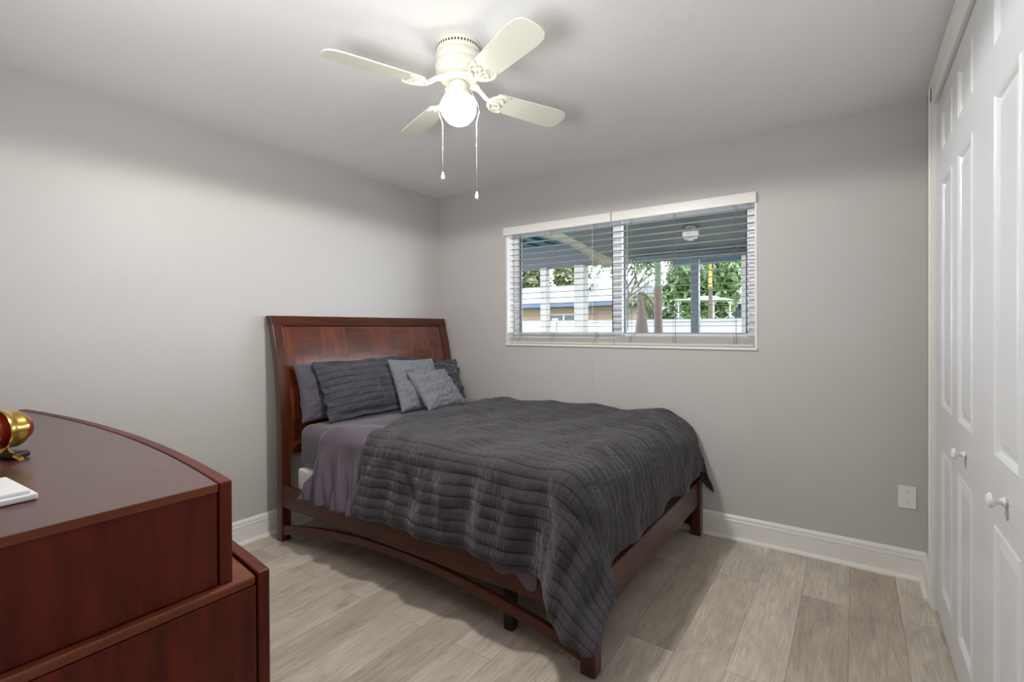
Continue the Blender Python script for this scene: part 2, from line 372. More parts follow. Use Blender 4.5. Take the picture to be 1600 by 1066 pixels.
door_leaf('door_2', y - LW, y - 2 * LW, False, 2.215)
door_leaf('door_3', y - 2 * LW, y - 3 * LW, True, 1.675)
door_leaf('door_4', y - 3 * LW, y - 4 * LW, False, None)

# ------------------------------------------------------------------ window in the back wall
# reveal lining and marble stool
b = MB(); t = .012
b.box(WX0, WX0 + t, YB - .004, 3.40, WZ0, WZ1).box(WX1 - t, WX1, YB - .004, 3.40, WZ0, WZ1).box(WX0 + t, WX1 - t, YB - .004, 3.40, WZ1 - t, WZ1)
struct(b.build('trim_5', m_trim))
struct(MB().box(WX0 - .002, WX1 + .002, YB - .014, 3.40, WZ0 - .004, WZ0 + .012).build('trim_6', m_trim, bevel=.003))
fx0, fx1, fz0, fz1 = WX0 + t, WX1 - t, WZ0 + .012, WZ1 - t
b = MB()
b.box(fx0, fx0 + .035, 3.335, 3.40, fz0, fz1).box(fx1 - .05, fx1, 3.335, 3.40, fz0, fz1).box(fx0 + .035, fx1 - .05, 3.335, 3.40, fz0, fz0 + .055).box(fx0 + .035, fx1 - .05, 3.335, 3.40, fz1 - .03, fz1)
win = struct(b.build('window_1', m_vinyl, bevel=.003))
def sash(x0, x1, z0, z1, y0, y1, sl, sr, sb, st):
    b = MB(); b.box(x0, x0 + sl, y0, y1, z0, z1).box(x1 - sr, x1, y0, y1, z0, z1).box(x0 + sl, x1 - sr, y0, y1, z0, z0 + sb).box(x0 + sl, x1 - sr, y0, y1, z1 - st, z1)
    o = b.build('sash', m_vinyl, win, bevel=.004)
    MB().box(x0 + sl, x1 - sr, (y0 + y1) / 2 - .002, (y0 + y1) / 2 + .002, z0 + sb, z1 - st).build('pane', m_pane, o)
    MB().box(x0 + sl, x0 + sl + .006, y0 + .002, y1 - .001, z0 + sb, z1 - st).box(x1 - sr - .006, x1 - sr, y0 + .002, y1 - .001, z0 + sb, z1 - st).build('gasket', m_black, o)
m_pane = glass_mat('pane', (.97, .985, .985, 1), .003)
sash(-2.262, -1.355, 1.212, 2.058, 3.325, 3.355, .03, .07, .045, .032)
sash(-1.40, -.53, 1.215, 2.058, 3.362, 3.392, .045, .02, .04, .032)

def blind(x0, x1, vx0, vx1, ladders, stack, label, wand=None, pull=None):
    t = thing('window_blind', label, 'blind', ((x0 + x1) / 2, YB, 2.09), 'blinds over the bedroom window')
    MB().box(vx0, vx1, 3.212, 3.224, 2.028, 2.092).box(vx0, vx0 + .012, 3.224, YB - .002, 2.028, 2.092).box(vx1 - .012, vx1, 3.224, YB - .002, 2.028, 2.092).build('valance', m_trim, t, bevel=.003)
    MB().box(x0, x1, 3.258, 3.31, 2.042, 2.08).build('headrail', m_trim, t)
    b = MB(); z = 2.012; n = 0
    while z > 1.168 + stack + .02:
        # a shallow crowned slat
        prof = [(3.265, z - .0010), (3.275, z + .0003), (3.285, z + .0008), (3.295, z + .0003), (3.305, z - .0010), (3.305, z - .0028), (3.295, z - .0015), (3.285, z - .0010), (3.275, z - .0015), (3.265, z - .0028)]
        b.extrude(prof, lambda p: (x0, p[0], p[1]), lambda p: (x1, p[0], p[1])); z -= .0445
    b.build('slats', m_slat, t)
    b = MB(); zz = 1.168 + .02
    while zz < 1.168 + stack:
        b.box(x0, x1, 3.262, 3.308, zz, zz + .003); zz += .0042
    b.build('gathered_slats', m_rail, t)
    MB().box(x0, x1, 3.261, 3.309, 1.1685, 1.187).build('bottom_rail', m_rail, t, bevel=.004)
    for lx in ladders:
        b = MB()
        for yy in (3.2575, 3.3125): b.tube([(lx - .006, yy, 2.045), (lx - .006, yy, 1.185)], .0009, 6)
        b.tube([(lx + .008, 3.2565, 2.045), (lx + .008, 3.2565, 1.185)], .0011, 6)
        b.build('ladder_cord', m_cord, t)
    if wand is not None:
        b = MB(); b.tube([(wand, 3.247, 2.04), (wand, 3.247, 2.005)], .0015, 6).tube([(wand, 3.247, 2.006), (wand + .003, 3.246, 1.27)], .0042, 6)
        b.build('tilt_wand', m_slat, t, smooth=True)
    if pull is not None:
        b = MB(); b.tube([(pull, 3.249, 2.04), (pull, 3.249, 1.3), (pull, 3.246, 1.2), (pull, 3.219, 1.168), (pull + .001, 3.219, 1.13), (pull + .004, 3.230, .84)], .001, 6)
        b.build('pull_cord', m_trim, t)
    return t
blind(-2.284, -1.390, -2.314, -1.392, (-2.20, -1.90, -1.535), .042, 'left white slatted blind over the window, behind the narrower pane near the bed pillows', None, -1.548)
blind(-1.388, -.492, -1.386, -.476, (-1.27, -.97, -.60), .062, 'right white slatted blind over the window, nearer the closet, with a tilt wand', -1.285)

# ------------------------------------------------------------------ bed
bed = thing('bed', 'dark cherry wood bed frame with a leaning sleigh headboard and arched lower rails', 'bed', (-1.85, 2.43, 0))
HZ = [0, .35, .62, .96, 1.15, 1.28, 1.372]; HX = [-2.899, -2.897, -2.897, -2.912, -2.938, -2.972, -3.006]
def hbx(z):
    """back face of the headboard, a smooth lean"""
    if z <= .62: return float(np.interp(z, HZ, HX))
    t = (z - .62) / .752; return -2.897 - .109 * t ** 2.3
zs_ = [0, .2, .35] + list(np.linspace(.5, 1.366, 22))
for y0, y1 in ((1.648, 1.712), (3.152, 3.214)):
    rings = [[(hbx(z), y0, z), (hbx(z) + .052, y0, z), (hbx(z) + .052, y1, z), (hbx(z), y1, z)] for z in zs_]
    MB().loft(rings).build('headboard_post', m_wood_z, bed, bevel=.006)
def hb_band(z0, z1, d0, d1, y0, y1, name, mt, nz=10, bev=.004):
    zz = np.linspace(z0, z1, nz)
    return MB().loft([[(hbx(z) + d0, y0, z), (hbx(z) + d1, y0, z), (hbx(z) + d1, y1, z), (hbx(z) + d0, y1, z)] for z in zz]).build(name, mt, bed, bevel=bev)
hb_band(1.316, 1.374, -.001, .054, 1.645, 3.217, 'headboard_top_rail', m_wood_y, 4)
hb_band(.52, .60, .008, .048, 1.712, 3.152, 'headboard_bottom_rail', m_wood_y, 3)
hb_band(.60, 1.316, .012, .034, 1.712, 3.152, 'headboard_panel', m_panel, 24, 0)
b = MB()   # rounded bead round the panel
zz = np.linspace(.602, 1.314, 22)
for yy in (1.7145, 3.1495): b.tube([(hbx(z) + .037, yy, z) for z in zz], .0085, 8)
for z in (.603, 1.3125): b.tube([(hbx(z) + .037, 1.7145, z), (hbx(z) + .037, 3.1495, z)], .0085, 8)
b.build('headboard_bead', m_wood_z, bed, smooth=True)
for y0, y1 in ((1.654, 1.680), (3.182, 3.208)):
    MB().box(-2.85, -.842, y0, y1, .212, .345).build('side_rail', m_wood_x, bed, bevel=.004)
    # arched stretcher under the rail
    rings = []
    for k in range(33):
        x = -2.85 + (2.85 - .842) * k / 32; h = 1 - ((x + 1.846) / 1.004) ** 2
        zt = .098 + .107 * h; zb = .040 + .125 * h
        rings.append([(x, y0 + .002, zb), (x, y1, zb), (x, y1, zt), (x, y0 + .002, zt)])
    MB().loft(rings).build('arched_stretcher', m_wood_x, bed, bevel=.003)
for y0, y1 in ((1.646, 1.706), (3.150, 3.210)):
    MB().box(-.842, -.780, y0, y1, 0, .352).build('foot_post', m_wood_z, bed, bevel=.006)
MB().box(-.818, -.792, 1.706, 3.150, .190, .340).build('foot_rail', m_wood_y, bed, bevel=.004)
for x in (-2.6, -2.1, -1.6, -1.1): MB().box(x - .05, x + .05, 1.68, 3.182, .272, .292).build('slat', m_wood_y, bed)
for x, y in ((-1.216, 1.735), (-1.216, 3.05)): MB().box(x - .022, x + .022, y - .022, y + .022, 0, .272).build('support_leg', m_black, bed)

def soft_box(x0, x1, y0, y1, z0, z1, r, n=4):
    """box with rounded edges via bevel"""
    return MB().box(x0, x1, y0, y1, z0, z1)
o = soft_box(-2.745, -.85, 1.69, 3.178, .293, .457, .02).build('box_spring', m_box, bevel=.018, seg=3)
tag(o, 'white box spring showing between the headboard and the hanging plum sheet', 'box spring')
o = soft_box(-2.755, -.90, 1.70, 3.170, .458, .713, .05).build('mattress', m_sheet, bevel=.06, seg=5, smooth='all')
tag(o, 'thick mattress in a plum grey fitted sheet lying on the box spring', 'mattress')

# ---- draped cloth over the bed
def waves(seed, n, f0, f1):
    r = np.random.RandomState(seed); a = r.uniform(0, 2 * PI, n); f = r.uniform(f0, f1, n); p = r.uniform(0, 2 * PI, n)
    def fn(x, y):
        s = 0
        for i in range(n): s = s + np.sin(2 * PI * f[i] * (x * np.cos(a[i]) + y * np.sin(a[i])) + p[i])
        return s / math.sqrt(n)
    return fn
def grid_mesh(name, P, UV, mt, thick=0, parent=None, off=-1):
    nu, nv = P.shape[:2]
    idx = np.arange(nu * nv).reshape(nu, nv)
    F = np.stack([idx[:-1, :-1], idx[:-1, 1:], idx[1:, 1:], idx[1:, :-1]], -1).reshape(-1, 4)
    me = bpy.data.meshes.new(name); me.from_pydata(P.reshape(-1, 3).tolist(), [], F.tolist()); me.update()
    uvl = me.uv_layers.new(name='UVMap'); uvs = UV.reshape(-1, 2)[F.reshape(-1)]
    uvl.data.foreach_set('uv', uvs.astype(np.float32).reshape(-1))
    for p in me.polygons: p.use_smooth = True
    me.materials.append(mt); o = bpy.data.objects.new(name, me); C.objects.link(o)
    if thick:
        s = o.modifiers.new('thickness', 'SOLIDIFY'); s.thickness = thick; s.offset = off
    if parent: o.parent = parent
    return o
def normals(P):
    du = np.gradient(P, axis=0); dv = np.gradient(P, axis=1); n = np.cross(du, dv); n /= np.linalg.norm(n, axis=-1, keepdims=True) + 1e-12
    n[n[..., 2].mean() < 0] *= 1
    return n
def drape(xa, ya, z0, xc, yn, yf, Rp, Rq, Rf, flare_n, flare_f, fold, ymax=3.222, boost=0, fl_c=.30, rmax=.70):
    """flat cloth coordinates (xa, ya) -> a sheet lying on the bed top and hanging over the near side, the foot and the far side"""
    p = np.maximum(0, xa - xc); q = np.maximum(0, yn - ya); qf = np.maximum(0, ya - yf)
    qq = np.where(q > 0, q, qf); sgn = np.where(q > 0, -1.0, 1.0); Rs = np.where(q > 0, Rq, Rf)
    r = np.hypot(p, qq) + 1e-9; c, s = p / r, qq / r
    r = r * (1 + boost * (2 * c * s) ** 2 * (q > 0))
    if rmax: r = np.where((p > 0) & (q > 0), -.035 * np.log(np.exp(-r / .035) + np.exp(-rmax / .035)), r)   # the cloth corner is rounded
    R = np.sqrt((Rp * c) ** 2 + (Rs * s) ** 2) + 1e-6
    th = np.minimum(r / R, PI / 2); ex = np.maximum(0, r - R * PI / 2)
    fl = flare_f * c ** 2 + np.where(q > 0, flare_n, 0) * s ** 2 + np.where(q > 0, fl_c, .42) * (2 * c * s) ** 2
    out = R * np.sin(th) + ex * fl + fold * np.minimum(1, ex / .15)
    down = R * (1 - np.cos(th)) + ex * np.sqrt(1 - np.minimum(.8, fl) ** 2)
    X = np.minimum(xa, xc) + out * c; Y = np.clip(ya, yn, yf) + sgn * out * s
    Y = np.minimum(Y, ymax)
    return np.stack([X, Y, z0 - down], -1)

def build_comforter():
    nu, nv = 330, 400
    U, V = np.meshgrid(np.linspace(0, 1, nu), np.linspace(0, 1, nv), indexing='ij')
    ya = 3.56 - V * (3.56 - (1.285 - .10 * np.clip((U - .60) / .28, 0, 1) ** 1.5))
    head = np.interp(ya, [1.28, 1.5, 1.72, 1.9, 2.15, 2.45, 2.8, 3.15, 3.5], [-2.115, -2.10, -2.13, -2.20, -2.33, -2.40, -2.36, -2.30, -2.30])
    head = head + .012 * waves(3, 5, 2, 6)(ya, ya * 0)
    hem = -.52 + .012 * np.sin(ya * 9 + 1) + .06 * np.clip((1.95 - ya) / .35, 0, 1)
    xa = head + U * (hem - head)
    w1, w2, w3 = waves(11, 8, .8, 2.2), waves(12, 10, 3, 7), waves(13, 10, 8, 16)
    fold = .016 * np.sin(2 * PI * xa / .42 + 1.0 + .6 * np.sin(5 * xa)) + .008 * np.sin(2 * PI * xa / .17) + .014 * np.sin(2 * PI * ya / .38) * np.clip((xa + 1.0) / .25, 0, 1) * np.clip((3.15 - ya) / .1, 0, 1)
    P = drape(xa, ya, .748, -1.0, 1.765, 3.15, .205, .10, .05, .17, .26, fold)
    n = normals(P); n *= np.sign(n[nu // 2, nv // 2, 2])
    arc = ya
    pitch = .05
    ph = arc / pitch + .06 * w1(xa, arc)
    fr = np.abs((ph % 1) - .5) * 2                   # 1 on the seam, 0 mid row
    puff = (1 - fr ** 3)
    row = np.floor(ph)
    jit = np.sin(row * 12.9898) * 43.7
    gath = np.sin(2 * PI * (xa / .0185) + jit + 1.6 * w2(xa, arc)) * (.55 + .45 * np.sin(jit * 3 + xa * 30)) + .5 * w3(xa * 2.5, arc * .6)
    d = .0034 * puff + .0016 * gath * (1 - fr ** 2) + .0008 * w3(xa * 1.6, arc * 1.6)
    top = np.clip((P[..., 2] - .55) / .2, 0, 1)
    d += .011 * w1(xa * 1.3, arc) * top + .004 * w2(xa, arc)
    # a few long soft creases
    def crease(x0, y0, x1, y1, wd, h):
        L2 = (x1 - x0) ** 2 + (y1 - y0) ** 2; t = np.clip(((xa - x0) * (x1 - x0) + (arc - y0) * (y1 - y0)) / L2, 0, 1)
        dd = np.hypot(xa - (x0 + t * (x1 - x0)), arc - (y0 + t * (y1 - y0)))
        return h * np.exp(-(dd / wd) ** 2) * np.sin(PI * np.clip(t, .02, .98))
    for c in ((-2.05, 2.0, -1.75, 1.45, .05, .022), (-1.98, 1.8, -1.62, 1.35, .03, -.014), (-2.0, 2.35, -1.5, 1.75, .035, .014), (-2.15, 2.7, -1.55, 2.45, .03, .011), (-2.1, 2.55, -1.6, 2.15, .028, -.010),
              (-1.55, 1.7, -1.5, 1.35, .05, .02), (-1.15, 2.2, -.75, 1.9, .04, .013), (-1.3, 1.75, -1.0, 1.45, .05, .018), (-1.1, 1.7, -.85, 1.4, .05, -.008), (-1.0, 2.9, -.7, 2.6, .04, .012), (-2.2, 3.0, -1.7, 2.85, .03, .010)):
        d += crease(*c)
    edge = np.minimum(1, np.minimum(np.minimum(U, 1 - U) * 2.2, np.minimum(V, 1 - V) * 2.1) / .03)
    d = d * edge - .006 * (1 - edge)
    P = P + n * d[..., None]
    P[..., 1] = np.minimum(P[..., 1], 3.226)
    UV = np.stack([xa / pitch * 2.2, ph], -1)
    o = grid_mesh('comforter', P, UV, m_comf, .012)
    return tag(o, 'charcoal ruched comforter draped over the bed, its near corner hanging almost to the floor', 'comforter')
build_comforter()

def build_sheet():
    nu, nv = 220, 240
    U, V = np.meshgrid(np.linspace(0, 1, nu), np.linspace(0, 1, nv), indexing='ij')
    hemv = 1.30
    ya = 3.40 - V * (3.40 - hemv)
    head = np.interp(ya, [1.28, 1.45, 1.72, 1.9, 2.3, 3.5], [-2.60, -2.545, -2.49, -2.47, -2.50, -2.46]) + .01 * waves(5, 4, 2, 5)(ya, ya * 0)
    xa = head + U * (-1.03 - head)
    w1, w2 = waves(21, 7, .8, 2.5), waves(22, 8, 3, 7)
    lw = np.clip((1.86 - ya) / .5, 0, 1); fold = (.020 * np.sin(2 * PI * xa / .135 + 1.1 * np.sin(9 * xa) + 1.2 * ya) * lw + .010 * np.sin(2 * PI * (xa + .25 * ya) / .062) * lw ** 2 + .012 * lw) * np.clip((-2.02 - xa) / .1, 0, 1) - .012 * (xa > -2.10)
    P = drape(xa, ya, .724, -.9, 1.755, 3.15, .1, .085, .05, .10, 0, fold, boost=0)
    ins = np.clip((xa + 2.2) / .1, 0, 1)
    n = normals(P); n *= np.sign(n[nu // 2, nv // 2, 2])
    d = .006 * w1(xa, ya) + .003 * w2(xa, ya); d = d * (1 - ins) - .024 * ins * np.clip((P[..., 2] - .34) / .1, .3, 1)
    # rolled-back edge by the pillows
    P = P + n * d[..., None]
    low = np.clip((xa + 1.40) / .3, 0, 1) * np.clip((.5 - P[..., 2]) / .15, 0, 1)
    P[..., 2] -= .075 * low * (.7 + .3 * np.sin(xa * 40)); P[..., 1] -= .012 * low
    P[..., 1] = np.minimum(P[..., 1], 3.214)
    o = grid_mesh('flat_sheet', P, np.stack([xa * 8, ya * 8], -1), m_sheet, .0025)
    return tag(o, 'plum grey flat sheet below the pillows, hanging in folds over the bed side', 'sheet')
build_sheet()

# ---- pillows: u across, v up, bulging to both sides
def pillow(name, wd, ht, th, mt, label, group, base, lean, yaw=0, roll=0, flange=0, seed=1, rows=0, pinch=.06, seam=False, sag=0):
    nu, nv = (70, 50)
    us, vs = np.linspace(-1, 1, nu), np.linspace(-1, 1, nv)
    Ug, Vg = np.meshgrid(us, vs, indexing='ij')
    r = np.random.RandomState(seed); wv, w2 = waves(seed * 3 + 1, 7, .8, 2.0), waves(seed * 3 + 2, 9, 3, 6)
    fu = 1 - flange / (wd / 2); fv = 1 - flange / (ht / 2)
    eu, ev = np.clip(np.abs(Ug) / fu, 0, 1), np.clip(np.abs(Vg) / fv, 0, 1)
    body = np.clip((1 - eu ** 2.6) * (1 - ev ** 2.6), 0, 1) ** .55
    x = Ug * wd / 2 * (1 - pinch * (1 - Vg ** 2) * Ug ** 2 * 0 - pinch * (1 - np.abs(Vg) ** 2) * np.abs(Ug) ** 3)
    y = Vg * ht / 2 * (1 - pinch * (1 - np.abs(Ug) ** 2) * np.abs(Vg) ** 3)
    y = y - sag * np.clip(Vg, 0, 1) * (1 - Ug ** 2)
    root = None
    verts = []; 
    faces_side = []
    for sgn in (1, -1):
        wr = .010 * wv(Ug, Vg) * body + .004 * w2(Ug, Vg) * np.clip(body * 3, 0, 1)
        z = sgn * (th / 2 * body) + sgn * wr + sgn * .0035
        if flange: z = z + .010 * wv(Ug * 1.6, Vg * 1.6) * (1 - np.clip(body * 4, 0, 1))
        if rows:
            ph = (Vg * .5 + .5) * rows; fr = np.abs((ph % 1) - .5) * 2; rw = np.floor(ph)
            g = np.sin(2 * PI * Ug * wd / .05 + np.sin(rw * 12.9) * 40 + 1.2 * w2(Ug, Vg))
            z = z + sgn * (.005 * (1 - fr ** 3) + .0022 * g * (1 - fr ** 2)) * np.clip(body * 3, 0, 1)
        if seam: z = z - sgn * .012 * np.exp(-((Ug - .12) / .035) ** 2) * np.clip(body * 2, 0, 1) - sgn * .004 * np.sin(Vg * 26 + 3 * np.sin(Ug * 3)) * np.exp(-(np.abs(Ug - .12) / .3)) * body
        verts.append(np.stack([x, y, z], -1))
    # local -> bed: u along -yaw..., v up leaning back towards the headboard
    Rm = Matrix.Rotation(yaw, 4, 'Z') @ Matrix.Rotation(-lean, 4, 'Y') @ Matrix.Rotation(roll, 4, 'X')
    M = T(*base) @ Rm
    n = nu * nv; V3 = []
    for A in verts:
        for pnt in A.reshape(-1, 3): V3.append(tuple(M @ Vector((pnt[2], pnt[0], pnt[1] + ht / 2))))
    F = []; UVs = []
    uvg = np.stack([(Ug * .5 + .5) * wd / .061 * 2.2, (Vg * .5 + .5) * (rows or 6)], -1).reshape(-1, 2)
    for k in (0, 1):
        for i in range(nu - 1):
            for j in range(nv - 1):
                q = [k * n + i * nv + j, k * n + (i + 1) * nv + j, k * n + (i + 1) * nv + j + 1, k * n + i * nv + j + 1]
                F.append(q if k == 0 else q[::-1])
    ring = [i * nv for i in range(nu)] + [(nu - 1) * nv + j for j in range(1, nv)] + [i * nv + nv - 1 for i in range(nu - 2, -1, -1)] + [j for j in range(nv - 2, 0, -1)]
    for a, c in zip(ring, ring[1:] + ring[:1]): F.append([a, a + n, c + n, c][::1])
    me = bpy.data.meshes.new(name); me.from_pydata(V3, [], F); me.update()
    uvl = me.uv_layers.new(name='UVMap'); li = np.empty(len(me.loops), dtype=np.int64); me.loops.foreach_get('vertex_index', li)
    uvl.data.foreach_set('uv', uvg[li % n].astype(np.float32).reshape(-1))
    b = bmesh.new(); b.from_mesh(me); bmesh.ops.recalc_face_normals(b, faces=b.faces[:]); b.to_mesh(me); b.free()
    for p in me.polygons: p.use_smooth = True
    me.materials.append(mt); o = bpy.data.objects.new(name, me); C.objects.link(o)
    return tag(o, label, 'pillow' if 'pillow' in name else 'cushion', group)
G1, G2 = 'pillows against the headboard', 'silver grey cushions'
R_ = math.radians
pillow('pillow', .62, .37, .12, m_plain, 'plain dark grey pillow tucked at the far left against the headboard', G1, (-2.735, 2.03, .722), R_(16), seed=2)
pillow('pillow', .64, .40, .13, m_sham, 'ruched charcoal pillow in front of the plain one, on the near side of the bed', G1, (-2.575, 2.12, .727), R_(25), R_(-4), R_(1), flange=.035, seed=4, rows=9)
pillow('pillow', .72, .36, .15, m_sham, 'ruched charcoal pillow with a ruffled edge in the corner by the window wall', G1, (-2.67, 2.83, .722), R_(22), R_(3), R_(-5), flange=.045, seed=6, rows=8)
pillow('cushion', .40, .385, .10, m_grey, 'larger silver grey square cushion leaning between the two ruched pillows', G2, (-2.44, 2.462, .729), R_(27), R_(-4), R_(-2), seed=8, seam=True)
pillow('cushion', .385, .315, .11, m_grey, 'small silver grey rectangular cushion in front of all the other pillows', G2, (-2.315, 2.555, .745), R_(40), R_(2), R_(0), seed=9, seam=True)

# ------------------------------------------------------------------ dresser with a bowed front, in two tiers
dr = thing('dresser', 'dark cherry two-tier dresser with a bowed front, at the left edge in the foreground', 'dresser', (-1.95, .3, 0))
def bow(x0, x1, y_end, sag, n=24):
    return [(x0 + (x1 - x0) * k / n, y_end + sag * (1 - (2 * k / n - 1) ** 2)) for k in range(n + 1)]
def tier(x0, x1, yb, y_end, sag, z0, z1, name, mt, ins=0):
    poly = [(x0, yb)] + bow(x0, x1, y_end, sag) + [(x1, yb)]
    return MB().extrude(poly, lambda p: (p[0], p[1], z0), lambda p: (p[0], p[1], z1)).build(name, mt, dr, bevel=.002)
YB_D = .015
UX0, UX1 = -2.782, -1.102
tier(UX0, UX1, YB_D, .497, .062, .752, .951, 'upper_body', m_dresser)
tier(UX0 - .004, UX1 + .004, YB_D, .497, .062, .951, .967, 'top', m_dresser_top)
MB().box(UX1 + .0005, UX1 + .0042, YB_D, .4965, .9505, .9665).build('top_edge', m_dresser_edge, dr)
def front(x0, x1, y_end, sag, th, z0, z1, name):
    a = bow(x0, x1, y_end, sag); c = bow(x0, x1, y_end + th, sag)
    return MB().extrude(a + c[::-1], lambda p: (p[0], p[1], z0), lambda p: (p[0], p[1], z1)).build(name, m_dresser, dr, bevel=.004)
front(UX0 - .006, UX1 + .003, .4995, .062, .027, .748, .968, 'upper_front')
LX0, LX1 = -2.802, -1.083
tier(LX0, LX1, YB_D, .568, .062, .07, .728, 'lower_body', m_dresser)
MB().extrude([(LX0, YB_D)] + bow(LX0, LX1, .568, .062) + [(LX1, YB_D)], lambda p: (p[0], p[1], .728), lambda p: (p[0], p[1], .750)).build('ledge', m_dresser_edge, dr, bevel=.007, seg=3)
front(LX0 - .006, LX1 + .003, .5705, .062, .027, .0, .754, 'lower_front')
MB().box(LX0 + .03, LX1 - .012, YB_D + .01, .55, 0, .07).build('plinth', m_dresser, dr)

# things on the dresser, cut by the edge of the frame
m_redlac = mat('red_lacquer', lin(128, 30, 18), .18, coat=.6, noise=.3, nscale=30)
orn = thing('ornament', 'red lacquered barrel ornament with brass rings, on the dresser at the left edge', 'ornament', (-1.80, .275, .968))
ax = Matrix.Translation((-1.752, .288, 1.0415)) @ Matrix.Rotation(R_(112), 4, 'Z')
MB().lathe([(.001, .056), (.018, .054), (.030, .046), (.038, .030), (.040, .0), (.040, -.12), (.036, -.15), (.001, -.155)], n=40, axis='x').build('barrel', m_redlac, orn, smooth=30, xf=ax)
MB().lathe([(.0395, .028), (.044, .027), (.047, .018), (.046, .006), (.050, -.004), (.054, -.012), (.054, -.018), (.050, -.017), (.0395, -.006)], n=40, axis='x').build('ring', m_brass, orn, smooth=30, xf=ax)
MB().lathe([(.0395, -.10), (.048, -.104), (.051, -.12), (.0395, -.128)], n=40, axis='x').build('ring', m_brass, orn, smooth=30, xf=ax)
for xx in (.005, -.11):
    b = MB(); b.tube([ax @ Vector((xx, 0, -.055)), ax @ Vector((xx, -.022, -.064)), ax @ Vector((xx, -.05, -.0725))], .006, 8).tube([ax @ Vector((xx, 0, -.055)), ax @ Vector((xx, .022, -.064)), ax @ Vector((xx, .05, -.0725))], .006, 8)
    b.build('leg', m_brass, orn, smooth=True)
b = MB()
for xx in (.018,): b.box(xx - .022, xx + .022, -.03, .03, -.0735, -.0585)
b.build('foot', m_black, orn, xf=ax, bevel=.006)
# white stepped base with a small wooden figure foot on it
fig = thing('figurine_base', 'white stepped base of a small figurine at the near left corner of the dresser top', 'figurine', (-1.37, .19, .968))
rot = Matrix.Translation((-1.365, .165, .968)) @ Matrix.Rotation(R_(3), 4, 'Z')
MB().box(-.085, .085, -.10, .088, 0, .012).build('lower_step', m_white, fig, xf=rot, bevel=.003)
MB().box(-.077, .077, -.092, .080, .012, .020).build('upper_step', m_white, fig, xf=rot, bevel=.003)
MB().lathe([(.001, .05), (.012, .048), (.018, .035), (.026, .02), (.030, .0201)], (-.055, .03, 0), 20).build('figure', mat('turned_wood', lin(150, 88, 40), .4, noise=.2), fig, xf=rot, smooth=True)

# ------------------------------------------------------------------ ceiling fan
FX, FY = -1.318, 1.527
fan = thing('ceiling_fan', 'cream four-blade ceiling fan with a lit globe, flush against the ceiling', 'ceiling fan', (FX, FY, H))
c0 = (FX, FY, 0)
MB().lathe([(.001, 2.439), (.086, 2.439), (.088, 2.434), (.088, 2.402), (.085, 2.398), (.001, 2.397)], c0, 48).build('canopy', m_cream, fan, smooth=30)
b = MB()
for k in range(44):
    a = 2 * PI * k / 44; ca, sa = math.cos(a), math.sin(a)
    r0, r1, hw = .084, .0885, .0028
    b.add([(FX + r * ca - s * hw * sa, FY + r * sa + s * hw * ca, z) for z in (2.412, 2.421) for r in (r0, r1) for s in (-1, 1)], [(0, 1, 3, 2), (4, 6, 7, 5), (0, 4, 5, 1), (2, 3, 7, 6), (0, 2, 6, 4), (1, 5, 7, 3)])
b.build('vent_slots', m_dark, fan)
MB().lathe([(.001, 2.399), (.083, 2.399), (.089, 2.392), (.091, 2.382), (.089, 2.372), (.086, 2.366), (.091, 2.358), (.094, 2.345), (.093, 2.33), (.086, 2.315), (.07, 2.304), (.055, 2.300), (.001, 2.300)], c0, 48).build('motor_housing', m_cream, fan, smooth=50)
MB().lathe([(.001, 2.302), (.072, 2.301), (.074, 2.296), (.062, 2.291), (.03, 2.288), (.001, 2.288)], c0, 40).build('flywheel', m_cream, fan, smooth=30)
MB().lathe([(.001, 2.292), (.026, 2.292), (.027, 2.283), (.037, 2.280), (.0375, 2.242), (.036, 2.236), (.001, 2.235)], c0, 36).build('switch_housing', m_cream, fan, smooth=30)
MB().lathe([(.03, 2.246), (.044, 2.243), (.047, 2.234), (.045, 2.229), (.03, 2.229)], c0, 36).build('globe_fitter', m_cream, fan, smooth=30)
m_globe = bpy.data.materials.new('lit_frosted_globe'); m_globe.use_nodes = True; nt = m_globe.node_tree; nt.nodes.clear()
go, gm, ge, gt = N(nt, 'ShaderNodeOutputMaterial'), N(nt, 'ShaderNodeMixShader'), N(nt, 'ShaderNodeEmission'), N(nt, 'ShaderNodeBsdfTransparent')
ge.inputs['Color'].default_value = (1, .975, .86, 1); ge.inputs['Strength'].default_value = GLOBE_STRENGTH * 2; gm.inputs[0].default_value = .5
nt.links.new(gt.outputs[0], gm.inputs[1]); nt.links.new(ge.outputs[0], gm.inputs[2]); nt.links.new(gm.outputs[0], go.inputs['Surface'])
MB().lathe([(.040, 2.233), (.050, 2.230), (.061, 2.222), (.069, 2.209), (.072, 2.194), (.0715, 2.176), (.067, 2.157), (.057, 2.141), (.044, 2.127), (.024, 2.117), (.001, 2.114)], c0, 40).build('globe', m_globe, fan, smooth=60)
BZ = 2.252
